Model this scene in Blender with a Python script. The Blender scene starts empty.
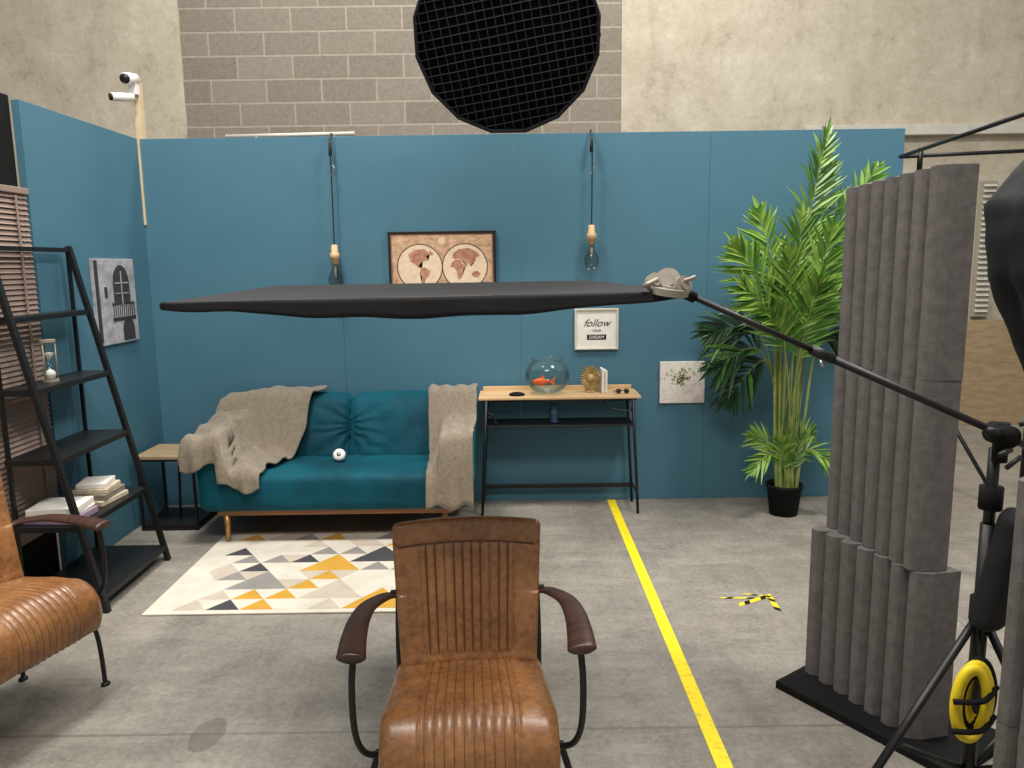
import bpy, bmesh, math, random
import numpy as np
from mathutils import Vector, Matrix, noise, Euler
random.seed(7)
sc=bpy.context.scene
try:
    sc.view_settings.view_transform='Standard'
    sc.view_settings.look='None'
except Exception: pass
D=bpy.data
def lin(c):
    return tuple(((x/255)/12.92 if x/255<=.04045 else ((x/255+.055)/1.055)**2.4) for x in c)+(1,)
# ---------------- materials ----------------
class NT:
    def __init__(s,name):
        s.m=D.materials.new(name); s.m.use_nodes=True; s.t=s.m.node_tree; s.n=s.t.nodes
        s.b=s.n['Principled BSDF']
    def add(s,ty): return s.n.new(ty)
    def l(s,a,b): s.t.links.new(a,b)
    def coord(s,kind='Object',scale=(1,1,1)):
        tc=s.add('ShaderNodeTexCoord'); mp=s.add('ShaderNodeMapping'); mp.inputs['Scale'].default_value=scale
        s.l(tc.outputs[kind],mp.inputs['Vector']); return mp.outputs['Vector']
    def noise(s,scale,detail=4,rough=.6,vec=None):
        n=s.add('ShaderNodeTexNoise'); n.inputs['Scale'].default_value=scale; n.inputs['Detail'].default_value=detail
        n.inputs['Roughness'].default_value=rough
        if vec is not None: s.l(vec,n.inputs['Vector'])
        return n.outputs['Fac']
    def ramp(s,fac,stops,interp='LINEAR'):
        r=s.add('ShaderNodeValToRGB'); r.color_ramp.interpolation=interp
        e=r.color_ramp.elements
        while len(e)<len(stops): e.new(.5)
        for k,(p,c) in enumerate(stops):
            e[k].position=p; e[k].color=lin(c) if len(c)==3 else c
        s.l(fac,r.inputs['Fac']); return r.outputs['Color']
    def mix(s,fac,a,b,bt='MIX'):
        m=s.add('ShaderNodeMix'); m.data_type='RGBA'; m.blend_type=bt
        if isinstance(fac,(int,float)): m.inputs[0].default_value=fac
        else: s.l(fac,m.inputs[0])
        for sock,v in ((m.inputs[6],a),(m.inputs[7],b)):
            if isinstance(v,tuple): sock.default_value=lin(v) if len(v)==3 else v
            else: s.l(v,sock)
        return m.outputs[2]
    def math(s,op,a,b=None,c=None):
        m=s.add('ShaderNodeMath'); m.operation=op
        for i,v in enumerate((a,b,c)):
            if v is None: continue
            if isinstance(v,(int,float)): m.inputs[i].default_value=v
            else: s.l(v,m.inputs[i])
        return m.outputs[0]
    def bump(s,h,st=.3,dist=.01):
        b=s.add('ShaderNodeBump'); b.inputs['Strength'].default_value=st; b.inputs['Distance'].default_value=dist
        s.l(h,b.inputs['Height']); s.l(b.outputs['Normal'],s.b.inputs['Normal'])
    def col(s,c):
        if isinstance(c,tuple): s.b.inputs['Base Color'].default_value=lin(c)
        else: s.l(c,s.b.inputs['Base Color'])
def M(name,c,rough=.6,metal=0,c2=None,nscale=8,bump=0,bscale=60,coat=0,sheen=0,spec=.5,trans=0,scale=(1,1,1),tint=None):
    t=NT(name); v=t.coord('Object',scale)
    if c2:
        t.col(t.ramp(t.noise(nscale,5,.6,v),[(.35,c),(.65,c2)]))
    else:
        c2=tuple(max(0,x*.9) for x in c); t.col(t.ramp(t.noise(nscale,3,.5,v),[(.3,c),(.8,c2)]))
    t.b.inputs['Roughness'].default_value=rough; t.b.inputs['Metallic'].default_value=metal
    t.b.inputs['Specular IOR Level'].default_value=spec
    t.b.inputs['Coat Weight'].default_value=coat
    t.b.inputs['Sheen Weight'].default_value=sheen
    if tint: t.b.inputs['Sheen Tint'].default_value=lin(tint)
    t.b.inputs['Transmission Weight'].default_value=trans
    if bump: t.bump(t.noise(bscale,4,.6,v),bump,.004)
    return t.m
def thin_glass(name,tint,refl=1.0):
    t=NT(name); t.n.remove(t.b); out=[n for n in t.n if n.type=='OUTPUT_MATERIAL'][0]
    tr=t.add('ShaderNodeBsdfTransparent'); tr.inputs[0].default_value=lin(tint)
    gl=t.add('ShaderNodeBsdfGlossy'); gl.inputs['Roughness'].default_value=.05
    lw=t.add('ShaderNodeLayerWeight'); lw.inputs['Blend'].default_value=.2
    f=t.math('MULTIPLY_ADD',lw.outputs['Fresnel'],.6*refl,.03*refl)
    mx=t.add('ShaderNodeMixShader'); t.l(f,mx.inputs[0]); t.l(tr.outputs[0],mx.inputs[1]); t.l(gl.outputs[0],mx.inputs[2]); t.l(mx.outputs[0],out.inputs[0])
    return t.m
m_teal=M('teal_paint',(72,114,132),.6,c2=(67,108,127),nscale=1.5,bump=.08,bscale=150,spec=.3)
m_edge=M('raw_wood_edge',(205,185,150),.7)
m_black=M('black_metal',(20,20,21),.45,spec=.4)
m_blackm=M('black_matte',(17,17,18),.85,spec=.2)
m_dkgrey=M('print_dark',(46,45,48),.8)
m_shelfblk=M('black_shelf_board',(24,24,25),.4,spec=.4)
m_cloth=M('black_cloth',(20,20,22),.7,c2=(27,27,29),nscale=6,bump=.35,bscale=18,spec=.25)
m_velvet=M('teal_velvet',(0,50,64),.7,c2=(2,78,94),nscale=2.2,sheen=.45,tint=(60,150,165),bump=.12,bscale=300,spec=.2)
m_gold=M('brass_leg',(200,150,90),.35,metal=.6)
m_white=M('white_plastic',(235,233,228),.4)
m_dkwood=M('dark_armrest_wood',(70,45,36),.38,c2=(50,31,26),nscale=6,scale=(1,8,1),spec=.5)
m_oak=M('oak_wood',(208,176,134),.5,c2=(190,156,112),nscale=4,scale=(1,9,9))
m_rail=M('sofa_rail_wood',(150,100,60),.5,c2=(125,80,45),nscale=4,scale=(1,9,9))
m_tablewood=M('table_wood',(170,150,118),.5,c2=(148,126,96),nscale=5,scale=(2,9,9))
m_glass=thin_glass('clear_glass',(252,254,254))
m_water=thin_glass('water',(238,244,243),.4)
m_bulb=thin_glass('smoked_bulb_glass',(222,222,218),.9)
m_orange=M('goldfish_orange',(250,100,20),.4)
m_bluevase=M('blue_ceramic',(50,80,110),.3)
m_leafA=M('leaf_green',(92,136,50),.42,c2=(64,108,38),nscale=9)
m_leafB=M('leaf_light',(146,178,82),.42,c2=(112,152,60),nscale=9)
m_leafC=M('leaf_dark',(26,54,34),.42,c2=(36,74,42),nscale=9)
m_stalk=M('stalk_green',(150,160,88),.5,c2=(104,126,62),nscale=14)
m_soil=M('soil',(60,50,35),.95,c2=(90,80,50),nscale=40)
m_foam=M('acoustic_foam',(106,101,99),.95,c2=(92,88,86),nscale=30,bump=.5,bscale=220,spec=.12)
t=NT('yellow_tape'); _v=t.coord('Object',(1,1,1))
t.col(t.ramp(t.noise(34,4,.7,_v),[(.36,(205,186,50)),(.45,(238,212,20)),(.7,(246,220,30))])); t.b.inputs['Roughness'].default_value=.5; m_yellow=t.m
m_rub_y=M('hazard_yellow',(236,208,30),.5)
m_cordm=M('cord_black',(18,18,18),.6)
m_paper=M('paper_white',(232,228,220),.7)
m_mount=M('cream_frame',(214,205,188),.5)
m_pipe=M('conduit_white',(205,202,192),.5)
m_pink=M('book_mauve',(150,130,150),.6)
m_book=M('book_cream',(205,195,170),.7,c2=(180,165,140),nscale=20)
m_tan=M('clamp_grey_tan',(160,153,140),.45,c2=(134,126,114),nscale=20,metal=.3)
m_silver=M('steel',(170,170,168),.3,metal=.9)
m_blind=M('blind_slat',(152,132,120),.5,c2=(138,118,108),nscale=6)
m_grid=M('softbox_grid_fabric',(27,27,29),.6,spec=.35,bump=.2,bscale=40)
m_dustgold=M('gold_deco',(190,164,100),.5,c2=(134,112,70),nscale=30)
m_seam_shade=M('leather_seam_shade',(88,52,28),.6)  # dark stitched seams; the colour also paints in shade along the channel grooves
m_vent=M('vent_grey',(160,154,140),.6)
# leather
t=NT('tan_leather'); v=t.coord('Object')
base=t.ramp(t.noise(5,6,.7,v),[(.3,(86,52,27)),(.48,(126,82,44)),(.72,(170,120,72))])
fine=t.noise(50,5,.75,v)
t.col(t.mix(.4,base,t.ramp(fine,[(.35,(80,48,26)),(.62,(166,114,66))])))
t.l(t.ramp(t.noise(9,5,.7,v),[(.3,(.28,.28,.28,1)),(.7,(.48,.48,.48,1))]),t.b.inputs['Roughness']); t.b.inputs['Coat Weight'].default_value=.3; t.b.inputs['Coat Roughness'].default_value=.25
t.bump(t.noise(110,5,.7,v),.3,.003); m_leather=t.m
# knit
t=NT('knit_throw'); v=t.coord('Object')
w=t.add('ShaderNodeTexWave'); w.inputs['Scale'].default_value=38; w.inputs['Distortion'].default_value=5; w.inputs['Detail'].default_value=3; w.bands_direction='DIAGONAL'
t.l(v,w.inputs['Vector'])
c=t.mix(w.outputs['Fac'],(112,101,86),(162,149,129)); t.col(t.mix(.4,c,t.ramp(t.noise(45,5,.7,v),[(.3,(98,88,74)),(.7,(174,162,142))])))
t.b.inputs['Roughness'].default_value=.95; t.b.inputs['Sheen Weight'].default_value=.15
t.bump(w.outputs['Fac'],.7,.008); m_knit=t.m
# floor
t=NT('concrete_floor'); v=t.coord('Object')
big=t.ramp(t.noise(.8,8,.62,v),[(.28,(104,98,90)),(.5,(131,125,116)),(.72,(154,148,138))])
mid=t.ramp(t.noise(3.2,10,.8,v),[(.32,(78,73,67)),(.45,(120,115,106)),(.55,(138,132,122)),(.70,(174,168,156))])
c=t.mix(.66,big,mid)
sp=t.ramp(t.noise(45,6,.75,v),[(.35,(84,79,73)),(.62,(158,152,142))]); c=t.mix(.34,c,sp)
scr=t.ramp(t.noise(1.1,10,.8,t.coord('Object',(1,5,1))),[(.5,(0,0,0)),(.66,(255,255,255))]); c=t.mix(t.math('MULTIPLY',scr,.3),c,(178,173,163))
scr2=t.ramp(t.noise(.7,10,.8,t.coord('Object',(4,1,1))),[(.50,(0,0,0)),(.66,(255,255,255))]); c=t.mix(t.math('MULTIPLY',scr2,.4),c,(90,85,78))
sep=t.add('ShaderNodeSeparateXYZ'); t.l(v,sep.inputs[0])
def band(ax,val,wd):
    d=t.math('ABSOLUTE',t.math('SUBTRACT',sep.outputs[ax],val)); return t.math('LESS_THAN',d,wd)
j=t.math('MAXIMUM',band(1,2.42,.006),t.math('MAXIMUM',band(0,1.95,.006),band(1,6.2,.006)))
c=t.mix(t.math('MULTIPLY',j,.4),c,(70,66,60))
dx=t.math('DIVIDE',t.math('SUBTRACT',sep.outputs[0],-1.06),.055); dy=t.math('DIVIDE',t.math('SUBTRACT',sep.outputs[1],2.42),.10)
r2=t.math('ADD',t.math('MULTIPLY',dx,dx),t.math('MULTIPLY',dy,dy)); r2=t.math('ADD',r2,t.math('MULTIPLY',t.noise(18,3,.6,v),1.2))
c=t.mix(t.math('MULTIPLY',t.math('LESS_THAN',r2,1.6),.4),c,(62,58,52))
t.col(c)
t.l(t.ramp(t.noise(3,6,.7,v),[(.3,(.36,.36,.36,1)),(.7,(.64,.64,.64,1))]),t.b.inputs['Roughness'])
t.bump(t.noise(30,6,.7,v),.12,.004); m_floor=t.m
# building wall plaster
t=NT('raw_concrete_wall'); v=t.coord('Object')
big=t.ramp(t.noise(.7,8,.6,v),[(.3,(168,159,141)),(.5,(188,180,162)),(.7,(204,197,181))])
st=t.ramp(t.noise(2.6,10,.85,v),[(.32,(124,114,96)),(.45,(178,169,149)),(.57,(196,188,170)),(.70,(226,220,206))])
c=t.mix(.65,big,st)
dr=t.ramp(t.noise(1.6,8,.75,t.coord('Object',(2.2,1,.5))),[(.52,(0,0,0)),(.68,(255,255,255))]); c=t.mix(t.math('MULTIPLY',dr,.35),c,(140,130,112))
t.col(c); t.b.inputs['Roughness'].default_value=.9; t.bump(t.noise(20,6,.7,v),.3,.015); m_conc=t.m
t=NT('cinder_blocks'); v=t.coord('Object'); sep=t.add('ShaderNodeSeparateXYZ'); t.l(v,sep.inputs[0]); cb=t.add('ShaderNodeCombineXYZ')
t.l(t.math('ADD',sep.outputs[0],.19),cb.inputs[0]); t.l(t.math('ADD',sep.outputs[2],.002),cb.inputs[1])
br=t.add('ShaderNodeTexBrick'); t.l(cb.outputs[0],br.inputs['Vector']); br.inputs['Scale'].default_value=1
br.inputs['Brick Width'].default_value=.5; br.inputs['Row Height'].default_value=.204; br.inputs['Mortar Size'].default_value=.010
br.inputs['Mortar Smooth'].default_value=.3
br.inputs['Color1'].default_value=lin((142,132,121)); br.inputs['Color2'].default_value=lin((120,111,101)); br.inputs['Mortar'].default_value=lin((172,164,149))
t.col(t.mix(.4,br.outputs['Color'],t.ramp(t.noise(30,8,.85,v),[(.3,(96,88,78)),(.7,(172,162,148))])))
t.b.inputs['Roughness'].default_value=.95; t.bump(t.math('ADD',t.math('MULTIPLY',br.outputs['Fac'],-1),t.noise(60,4,.7,v)),.4,.01); m_block=t.m
# world map
t=NT('old_world_map_print'); v=t.coord('Generated'); sep=t.add('ShaderNodeSeparateXYZ'); t.l(v,sep.inputs[0])
def circ(cx,cz,rx,rz):
    a=t.math('DIVIDE',t.math('SUBTRACT',sep.outputs[0],cx),rx); b=t.math('DIVIDE',t.math('SUBTRACT',sep.outputs[2],cz),rz)
    return t.math('SQRT',t.math('ADD',t.math('MULTIPLY',a,a),t.math('MULTIPLY',b,b)))
c1=circ(.285,.52,.21,.31); c2=circ(.715,.52,.21,.31); cm=t.math('MINIMUM',c1,c2)
sea=t.ramp(t.noise(16,5,.7,v),[(.3,(206,180,150)),(.7,(228,208,182))])
outer=t.ramp(t.noise(14,8,.85,v),[(.36,(116,78,60)),(.47,(184,146,116)),(.62,(212,178,146))])
c=t.mix(t.math('LESS_THAN',cm,1),outer,sea)
ring=t.math('LESS_THAN',t.math('ABSOLUTE',t.math('SUBTRACT',cm,1.02)),.025); c=t.mix(ring,c,(90,60,46))
ex=t.math('ABSOLUTE',t.math('SUBTRACT',sep.outputs[0],.5)); ez=t.math('ABSOLUTE',t.math('SUBTRACT',sep.outputs[2],.5))
bd=t.math('MAXIMUM',t.math('GREATER_THAN',ex,.475),t.math('GREATER_THAN',ez,.465)); c=t.mix(t.math('MULTIPLY',bd,.7),c,(96,64,46))
c3=t.math('MINIMUM',circ(.5,.88,.035,.05),circ(.5,.14,.05,.07)); c=t.mix(t.math('LESS_THAN',c3,1),c,(214,186,154))
t.col(c); t.b.inputs['Roughness'].default_value=.5; m_map=t.m
m_land=M('map_land',(150,98,76),.6,c2=(186,138,112),nscale=30)
t=NT('flower_canvas_print'); v=t.coord('Object')
t.col(t.mix(.5,t.ramp(t.noise(9,5,.7,v),[(.4,(218,210,202)),(.6,(232,226,218))]),t.ramp(t.noise(26,6,.8,v),[(.4,(186,160,160)),(.5,(226,220,212))]))); m_canvas=t.m
t=NT('street_photo_print'); v=t.coord('Object')
t.col(t.ramp(t.noise(14,6,.8,v),[(.3,(112,110,114)),(.5,(160,158,162)),(.7,(190,188,192))])); m_bw=t.m

# ---------------- geometry ----------------
class G:
    def __init__(s,name,loc=(0,0,0),rz=0,world=True):
        s.o=D.objects.new(name,None); s.o.empty_display_size=.1; sc.collection.objects.link(s.o)
        s.o.location=loc; s.o.rotation_euler=(0,0,rz); s.world=world
        s.m=Matrix.Translation(Vector(loc))@Matrix.Rotation(rz,4,'Z')
def obj(name,vs,fs,mat,par=None,smooth=False,mi=None):
    me=D.meshes.new(name); me.from_pydata([tuple(map(float,v)) for v in vs],[],[tuple(f) for f in fs])
    for m in (mat if isinstance(mat,(list,tuple)) else [mat]): me.materials.append(m)
    if mi: 
        for p,i in zip(me.polygons,mi): p.material_index=i
    if smooth:
        for p in me.polygons: p.use_smooth=True
    me.update()
    o=D.objects.new(name,me); sc.collection.objects.link(o)
    if par is not None:
        o.parent=par.o
        if par.world: o.matrix_parent_inverse=par.m.inverted()
    return o
def box(name,c,s,mat,par=None,bev=.003,rot=None,seg=2):
    bm=bmesh.new(); bmesh.ops.create_cube(bm,size=1); bmesh.ops.scale(bm,vec=s,verts=bm.verts)
    if bev: bmesh.ops.bevel(bm,geom=bm.edges[:],offset=min(bev,min(s)*.45),segments=seg,profile=.5,affect='EDGES')
    R=Matrix.Translation(Vector(c))
    if rot: R=R@Euler(rot).to_matrix().to_4x4()
    bmesh.ops.transform(bm,matrix=R,verts=bm.verts)
    vs=[v.co[:] for v in bm.verts]; fs=[[v.index for v in f.verts] for f in bm.faces]; bm.free()
    return obj(name,vs,fs,mat,par)
def catmull(P,n=8):
    P=[Vector(p) for p in P]; out=[]
    for i in range(len(P)-1):
        p0=P[max(i-1,0)];p1=P[i];p2=P[i+1];p3=P[min(i+2,len(P)-1)]
        for k in range(n):
            t=k/n; out.append(.5*((2*p1)+(p2-p0)*t+(2*p0-5*p1+4*p2-p3)*t*t+(3*p1-p0-3*p2+p3)*t**3))
    out.append(P[-1]); return out
def sweepdata(P,r,seg=10,sx=1,sy=1,up0=None):
    P=[Vector(p) for p in P]; rr=r if isinstance(r,(list,tuple)) else [r]*len(P)
    vs=[];fs=[];u=None
    for i,p in enumerate(P):
        tg=(P[min(i+1,len(P)-1)]-P[max(i-1,0)]).normalized()
        if u is None:
            u=Vector(up0) if up0 else (Vector((0,0,1)) if abs(tg.z)<.9 else Vector((1,0,0)))
        u=(u-tg*u.dot(tg)).normalized(); w=tg.cross(u)
        for k in range(seg):
            a=2*math.pi*k/seg; vs.append(p+u*math.cos(a)*rr[i]*sx+w*math.sin(a)*rr[i]*sy)
    n=len(P)
    for i in range(n-1):
        for k in range(seg): fs.append((i*seg+k,i*seg+(k+1)%seg,(i+1)*seg+(k+1)%seg,(i+1)*seg+k))
    fs.append(tuple(range(seg))[::-1]); fs.append(tuple((n-1)*seg+k for k in range(seg)))
    return vs,fs
def tube(name,P,r,mat,par=None,curve=False,seg=10,**k):
    if curve: P=catmull(P)
    vs,fs=sweepdata(P,r,seg,**k); return obj(name,vs,fs,mat,par,smooth=seg>6)
def bar(name,a,b,w,mat,par=None,h=None):
    h=h or w
    a=Vector(a);b=Vector(b);t=(b-a).normalized(); u=Vector((0,0,1)) if abs(t.z)<.9 else Vector((0,1,0)); u=(u-t*u.dot(t)).normalized(); x=t.cross(u)
    vs=[p+u*sv*h/2+x*sx*w/2 for p in (a,b) for sv,sx in ((-1,-1),(-1,1),(1,1),(1,-1))]
    fs=[(0,1,2,3),(7,6,5,4),(0,4,5,1),(1,5,6,2),(2,6,7,3),(3,7,4,0)]
    return obj(name,vs,fs,mat,par)
def lathe(name,prof,mat,par=None,c=(0,0,0),seg=32,M4=None,smooth=True):
    vs=[];fs=[]
    for r,z in prof:
        for k in range(seg):
            a=2*math.pi*k/seg; vs.append(Vector((r*math.cos(a),r*math.sin(a),z)))
    for i in range(len(prof)-1):
        for k in range(seg): fs.append((i*seg+k,i*seg+(k+1)%seg,(i+1)*seg+(k+1)%seg,(i+1)*seg+k))
    if prof[0][0]>1e-4: fs.append(tuple(range(seg))[::-1])
    if prof[-1][0]>1e-4 and not name.startswith('open'): fs.append(tuple((len(prof)-1)*seg+k for k in range(seg)))
    if M4: vs=[M4@v for v in vs]
    vs=[v+Vector(c) for v in vs]
    return obj(name.replace('open_',''),vs,fs,mat,par,smooth=smooth)
def gbox(name,half,r,n,fn,mat,par=None,mfn=None):
    bm=bmesh.new(); hx,hy,hz=half; nx,ny,nz=n; idx={}; pos={}
    def V(i,j,k):
        key=(i,j,k)
        if key not in idx:
            p=Vector((2*i/nx-1,2*j/ny-1,2*k/nz-1)); q=Vector((p.x*hx,p.y*hy,p.z*hz))
            c=Vector((max(-hx+r,min(hx-r,q.x)),max(-hy+r,min(hy-r,q.y)),max(-hz+r,min(hz-r,q.z))))
            d=q-c
            if d.length>1e-9: q=c+d.normalized()*min(r,max(abs(d.x),abs(d.y),abs(d.z)))
            idx[key]=bm.verts.new(fn(p,q)); pos[idx[key]]=p
        return idx[key]
    for a,b,ax,N in ((nx,ny,2,nz),(nx,nz,1,ny),(ny,nz,0,nx)):
        for side in (0,N):
            for i in range(a):
                for j in range(b):
                    if ax==2: q=[V(i,j,side),V(i+1,j,side),V(i+1,j+1,side),V(i,j+1,side)]
                    elif ax==1: q=[V(i,side,j),V(i+1,side,j),V(i+1,side,j+1),V(i,side,j+1)]
                    else: q=[V(side,i,j),V(side,i+1,j),V(side,i+1,j+1),V(side,i,j+1)]
                    f=bm.faces.new(q)
                    if mfn: 
                        c=Vector((0,0,0))
                        for v in q: c+=pos[v]
                        f.material_index=mfn(c/4)
    bmesh.ops.recalc_face_normals(bm,faces=bm.faces[:])
    bm.verts.index_update()
    vs=[v.co[:] for v in bm.verts]; fs=[[v.index for v in f.verts] for f in bm.faces]; mi=[f.material_index for f in bm.faces]; bm.free()
    return obj(name,vs,fs,mat,par,smooth=True,mi=mi)
def text(name,s,size,loc,rot,mat,par,shear=0):
    cu=D.curves.new(name,'FONT'); cu.body=s; cu.size=size; cu.align_x='CENTER'; cu.extrude=.0005; cu.shear=shear; cu.materials.append(mat)
    o=D.objects.new(name,cu); sc.collection.objects.link(o); o.location=loc; o.rotation_euler=rot
    o.parent=par.o; o.matrix_parent_inverse=par.m.inverted() if par.world else Matrix(); return o
def nz(x,y,z=0,s=1): return noise.noise(Vector((x*s,y*s,z*s)))

# ---------------- shell ----------------
box('floor',(0,4,-.05),(16,14,.1),m_floor,bev=0)
def wall(name,c,s,m): return box(name,c,s,m,bev=0)
WB=7.3
wall('wall_building_left_part',((-8-2.94)/2,WB+.1,2.5),(8-2.94,.2,5),m_conc)
wall('wall_building_blockwork',((-2.94+1.03)/2,WB+.11,2.5),(3.97,.2,5),m_block)
wall('wall_building_right_part',((1.03+8)/2,WB+.1,2.5),(8-1.03,.2,5),m_conc)
wall('wall_building_left',(-8.1,4,2.5),(.2,6.8,5),m_conc)
wall('wall_building_right',(8.1,4,2.5),(.2,6.8,5),m_conc)
WY=5.0; WX=-2.325; WH=2.385
g=G('wall_back',(0,WY+.03,0))
xs=[-2.37,-1.09,.06,1.27,2.49]
for i in range(4): box('panel_%d'%i,((xs[i]+xs[i+1])/2,WY+.02,WH/2),(xs[i+1]-xs[i]-.001,.04,WH),m_teal,g,bev=.001,seg=1)
for x in (-2.2,-1.0,.2,1.4,2.4): box('stud',(x,WY+.07,WH/2),(.05,.05,WH),m_edge,g,bev=0)
g=G('wall_left',(WX-.02,4.4,0))
box('panel',(WX-.02,(3.82+WY)/2,WH/2),(.04,WY-3.82,WH),m_teal,g,bev=.0015,seg=1)
box('trim_1',(WX+.006,WY-.006,2.12),(.012,.010,.53),m_edge,bev=0)
g=G('window_1',(WX-.03,3.1,0))
box('dark_panel',(WX-.06,3.06,1.2),(.04,1.49,2.4),m_blackm,g,bev=0)
for i in range(66):
    z=1.93-i*.025
    box('slat',(WX-.005,3.13,z),(.026,1.34,.002),m_blind,g,bev=0,rot=(0,math.radians(62),0))
box('head_rail',(WX-.01,3.13,1.955),(.04,1.35,.03),m_blind,g)
for y in (3.7,3.1): box('ladder_tape',(WX+.010,y,1.12),(.002,.015,1.62),m_blind,g,bev=0)
# ---------------- ladder shelf ----------------
g=G('ladder_shelf',(-2.1,3.7,0))
def fx(z): return -1.90-(z/1.68)*.37
RB=-2.30
for y in (3.38,4.02):
    bar('front_rail',(fx(0),y,0),(fx(1.70),y,1.70),.022,m_black,g,.03)
    bar('rear_rail',(RB+.02,y,0),(RB+.02,y,1.68),.016,m_black,g)
for z in (.07,.405,.72,1.04,1.36,1.68):
    x1=fx(z)-.005; x0=RB+.01
    if z in (1.36,1.68):
        for y in (3.38,4.02): bar('side_bar',(x0,y,z),(x1,y,z),.016,m_black,g)
        bar('front_bar',(x1,3.38,z),(x1,4.02,z),.022,m_black,g); bar('rear_bar',(x0,3.38,z),(x0,4.02,z),.016,m_black,g)
        if z==1.36: box('shelf',((x0+x1)/2,3.7,z+.01),(x1-x0,.62,.012),m_shelfblk,g)
    else:
        box('shelf',((x0+x1)/2+.005,3.7,z),(x1-x0+.02,.66,.028),m_shelfblk,g)
# ---------------- hourglass ----------------
g=G('hourglass',(-2.22,3.62,1.054)); hx_,hy_=-2.195,3.62
for z in (1.0555,1.244): lathe('cap',[(0,0),(.036,0),(.036,.012),(0,.012)],m_tan,g,(hx_,hy_,z),smooth=False)
lathe('open_glass',[(.02,0),(.03,.02),(.03,.045),(.018,.07),(.004,.088),(.018,.106),(.03,.13),(.03,.155),(.02,.175)],m_glass,g,(hx_,hy_,1.068))
lathe('sand',[(0,0),(.018,0),(.026,.02),(.02,.035),(.0,.05)],m_paper,g,(hx_,hy_,1.070)); lathe('sand_top',[(0,.09),(.006,.092),(.016,.108),(.026,.125),(0,.128)],m_paper,g,(hx_,hy_,1.068))
for k in range(3):
    a=k*2.1+.4; tube('post',[(hx_+.031*math.cos(a),hy_+.031*math.sin(a),1.06),(hx_+.031*math.cos(a),hy_+.031*math.sin(a),1.25)],.003,m_tan,g)
# books
g=G('book_stack',(-2.12,3.8,.42)); z=.4195
for i,(w,h,m) in enumerate(((.2,.025,m_book),(.19,.03,m_tan),(.17,.022,m_book),(.14,.025,m_paper))):
    box('book',(-2.12,3.78,z+h/2),(w,.22-i*.02,h),m,g,rot=(0,0,.1*i-.1)); z+=h+.001
g=G('book_stack',(-2.15,3.5,.42)); z=.4195
for i,(w,h,m) in enumerate(((.24,.03,m_pink),(.22,.012,m_paper),(.22,.03,m_paper))):
    box('book',(-2.14,3.5,z+h/2),(w,.2,h),m,g,rot=(0,0,.08*i-.05)); z+=h+.001
# ---------------- left wall picture ----------------
g=G('street_picture',(WX+.015,4.52,1.4))
PYc=4.52
box('canvas',(WX+.012,PYc,1.395),(.022,.46,.49),m_bw,g)
def px(nm,y,z,w,h,m,d=.0245): box(nm,(WX+d,y,z),(.002,w,h),m,g,bev=0)
def arch(nm,yc,z0,z1,hw,m,d):
    pts=[(yc-hw,z0),(yc+hw,z0)]+[(yc+hw*math.cos(a),z1+hw*1.1*math.sin(a)) for a in [math.pi*k/12 for k in range(13)]]
    obj(nm,[(WX+d,y,z) for y,z in pts],[tuple(range(len(pts)))],m,g)
arch('window_arch',4.58,1.38,1.50,.095,m_dkgrey,.0240)
px('mullion',4.58,1.47,.008,.2,m_bw,.0252); px('transom',4.58,1.50,.16,.006,m_bw,.0252); px('transom_2',4.58,1.44,.16,.005,m_bw,.0252)
arch('door_arch',4.63,1.16,1.22,.07,m_dkgrey,.0240)
for k in range(11): px('railing',4.47+k*.024,1.335,.007,.09,m_dkgrey)
px('rail_top',4.59,1.38,.26,.010,m_dkgrey); px('rail_base',4.59,1.29,.27,.02,m_dkgrey)
px('lamp',4.40,1.45,.03,.06,m_dkgrey); px('edge_dark',4.31,1.40,.035,.46,m_dkgrey)
# ---------------- side table ----------------
g=G('side_table',(-2.1,4.65,0))
TL,TR=-2.26,-1.93
box('top',(-2.1,4.66,.455),(.36,.34,.02),m_tablewood,g)
for x in (TL,TR):
    for y in (4.5,4.82): bar('leg',(x,y,0),(x,y,.445),.014,m_black,g)
for y in (4.5,4.82):
    for z in (.012,.44): bar('rail',(TL,y,z),(TR,y,z),.014,m_black,g)
for x in (TL,TR):
    for z in (.012,.44): bar('rail_side',(x,4.5,z),(x,4.82,z),.014,m_black,g)
box('lower_shelf',(-2.1,4.66,.03),(.34,.32,.02),m_shelfblk,g)
bar('rod',(-2.1,4.66,.04),(-2.08,4.66,.445),.012,m_black,g)
# ---------------- sofa ----------------
g=G('sofa',(-1.02,4.58,0))
SX0,SX1=-1.82,-.235; SC=(SX0+SX1)/2
def seatfn(p,q):
    x=q.x
    s=0
    if p.z>.5:
        s=.018*(1-p.x**4)*(1-max(0,p.y)**2*.5)+.006*nz(q.x*5,q.y*6,3)-.006*math.exp(-(x/.02)**2)
    fr=.006*nz(q.x*4,q.z*9,7) if p.y<-.9 else 0
    return Vector((q.x+SC,q.y+4.53+fr,q.z+.295+s))
gbox('seat',(.70,.32,.10),.05,(90,30,10),seatfn,m_velvet,g)
def backfn(sgn):
    def f(p,q):
        u=p.x*sgn
        cre=0
        if p.y<0:
            ang=math.atan2((p.z-.15)*.8,(1.15-u)); fal=max(0,min(1,(u+.1)/1.0))**1.5
            cre=.0075*math.sin(ang*15+nz(p.x*3,p.z*3,sgn*2)*3)*fal*(1-abs(p.z)**4)
            cre+=.012*nz(p.x*2.2,p.z*1.6,sgn*3)
        puff=-.035*(1-abs(p.x)**4)*(1-abs(p.z)**3) if p.y<0 else 0
        y=q.y+puff+cre; z=q.z
        lean=.17*(z+.21)/.42
        return Vector((q.x+SC-sgn*.352,4.735+y+lean,z+.555+.012*(1-p.x**2)))
    return f
gbox('back_cushion_left',(.355,.07,.21),.05,(60,10,44),backfn(1),m_velvet,g)
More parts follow.
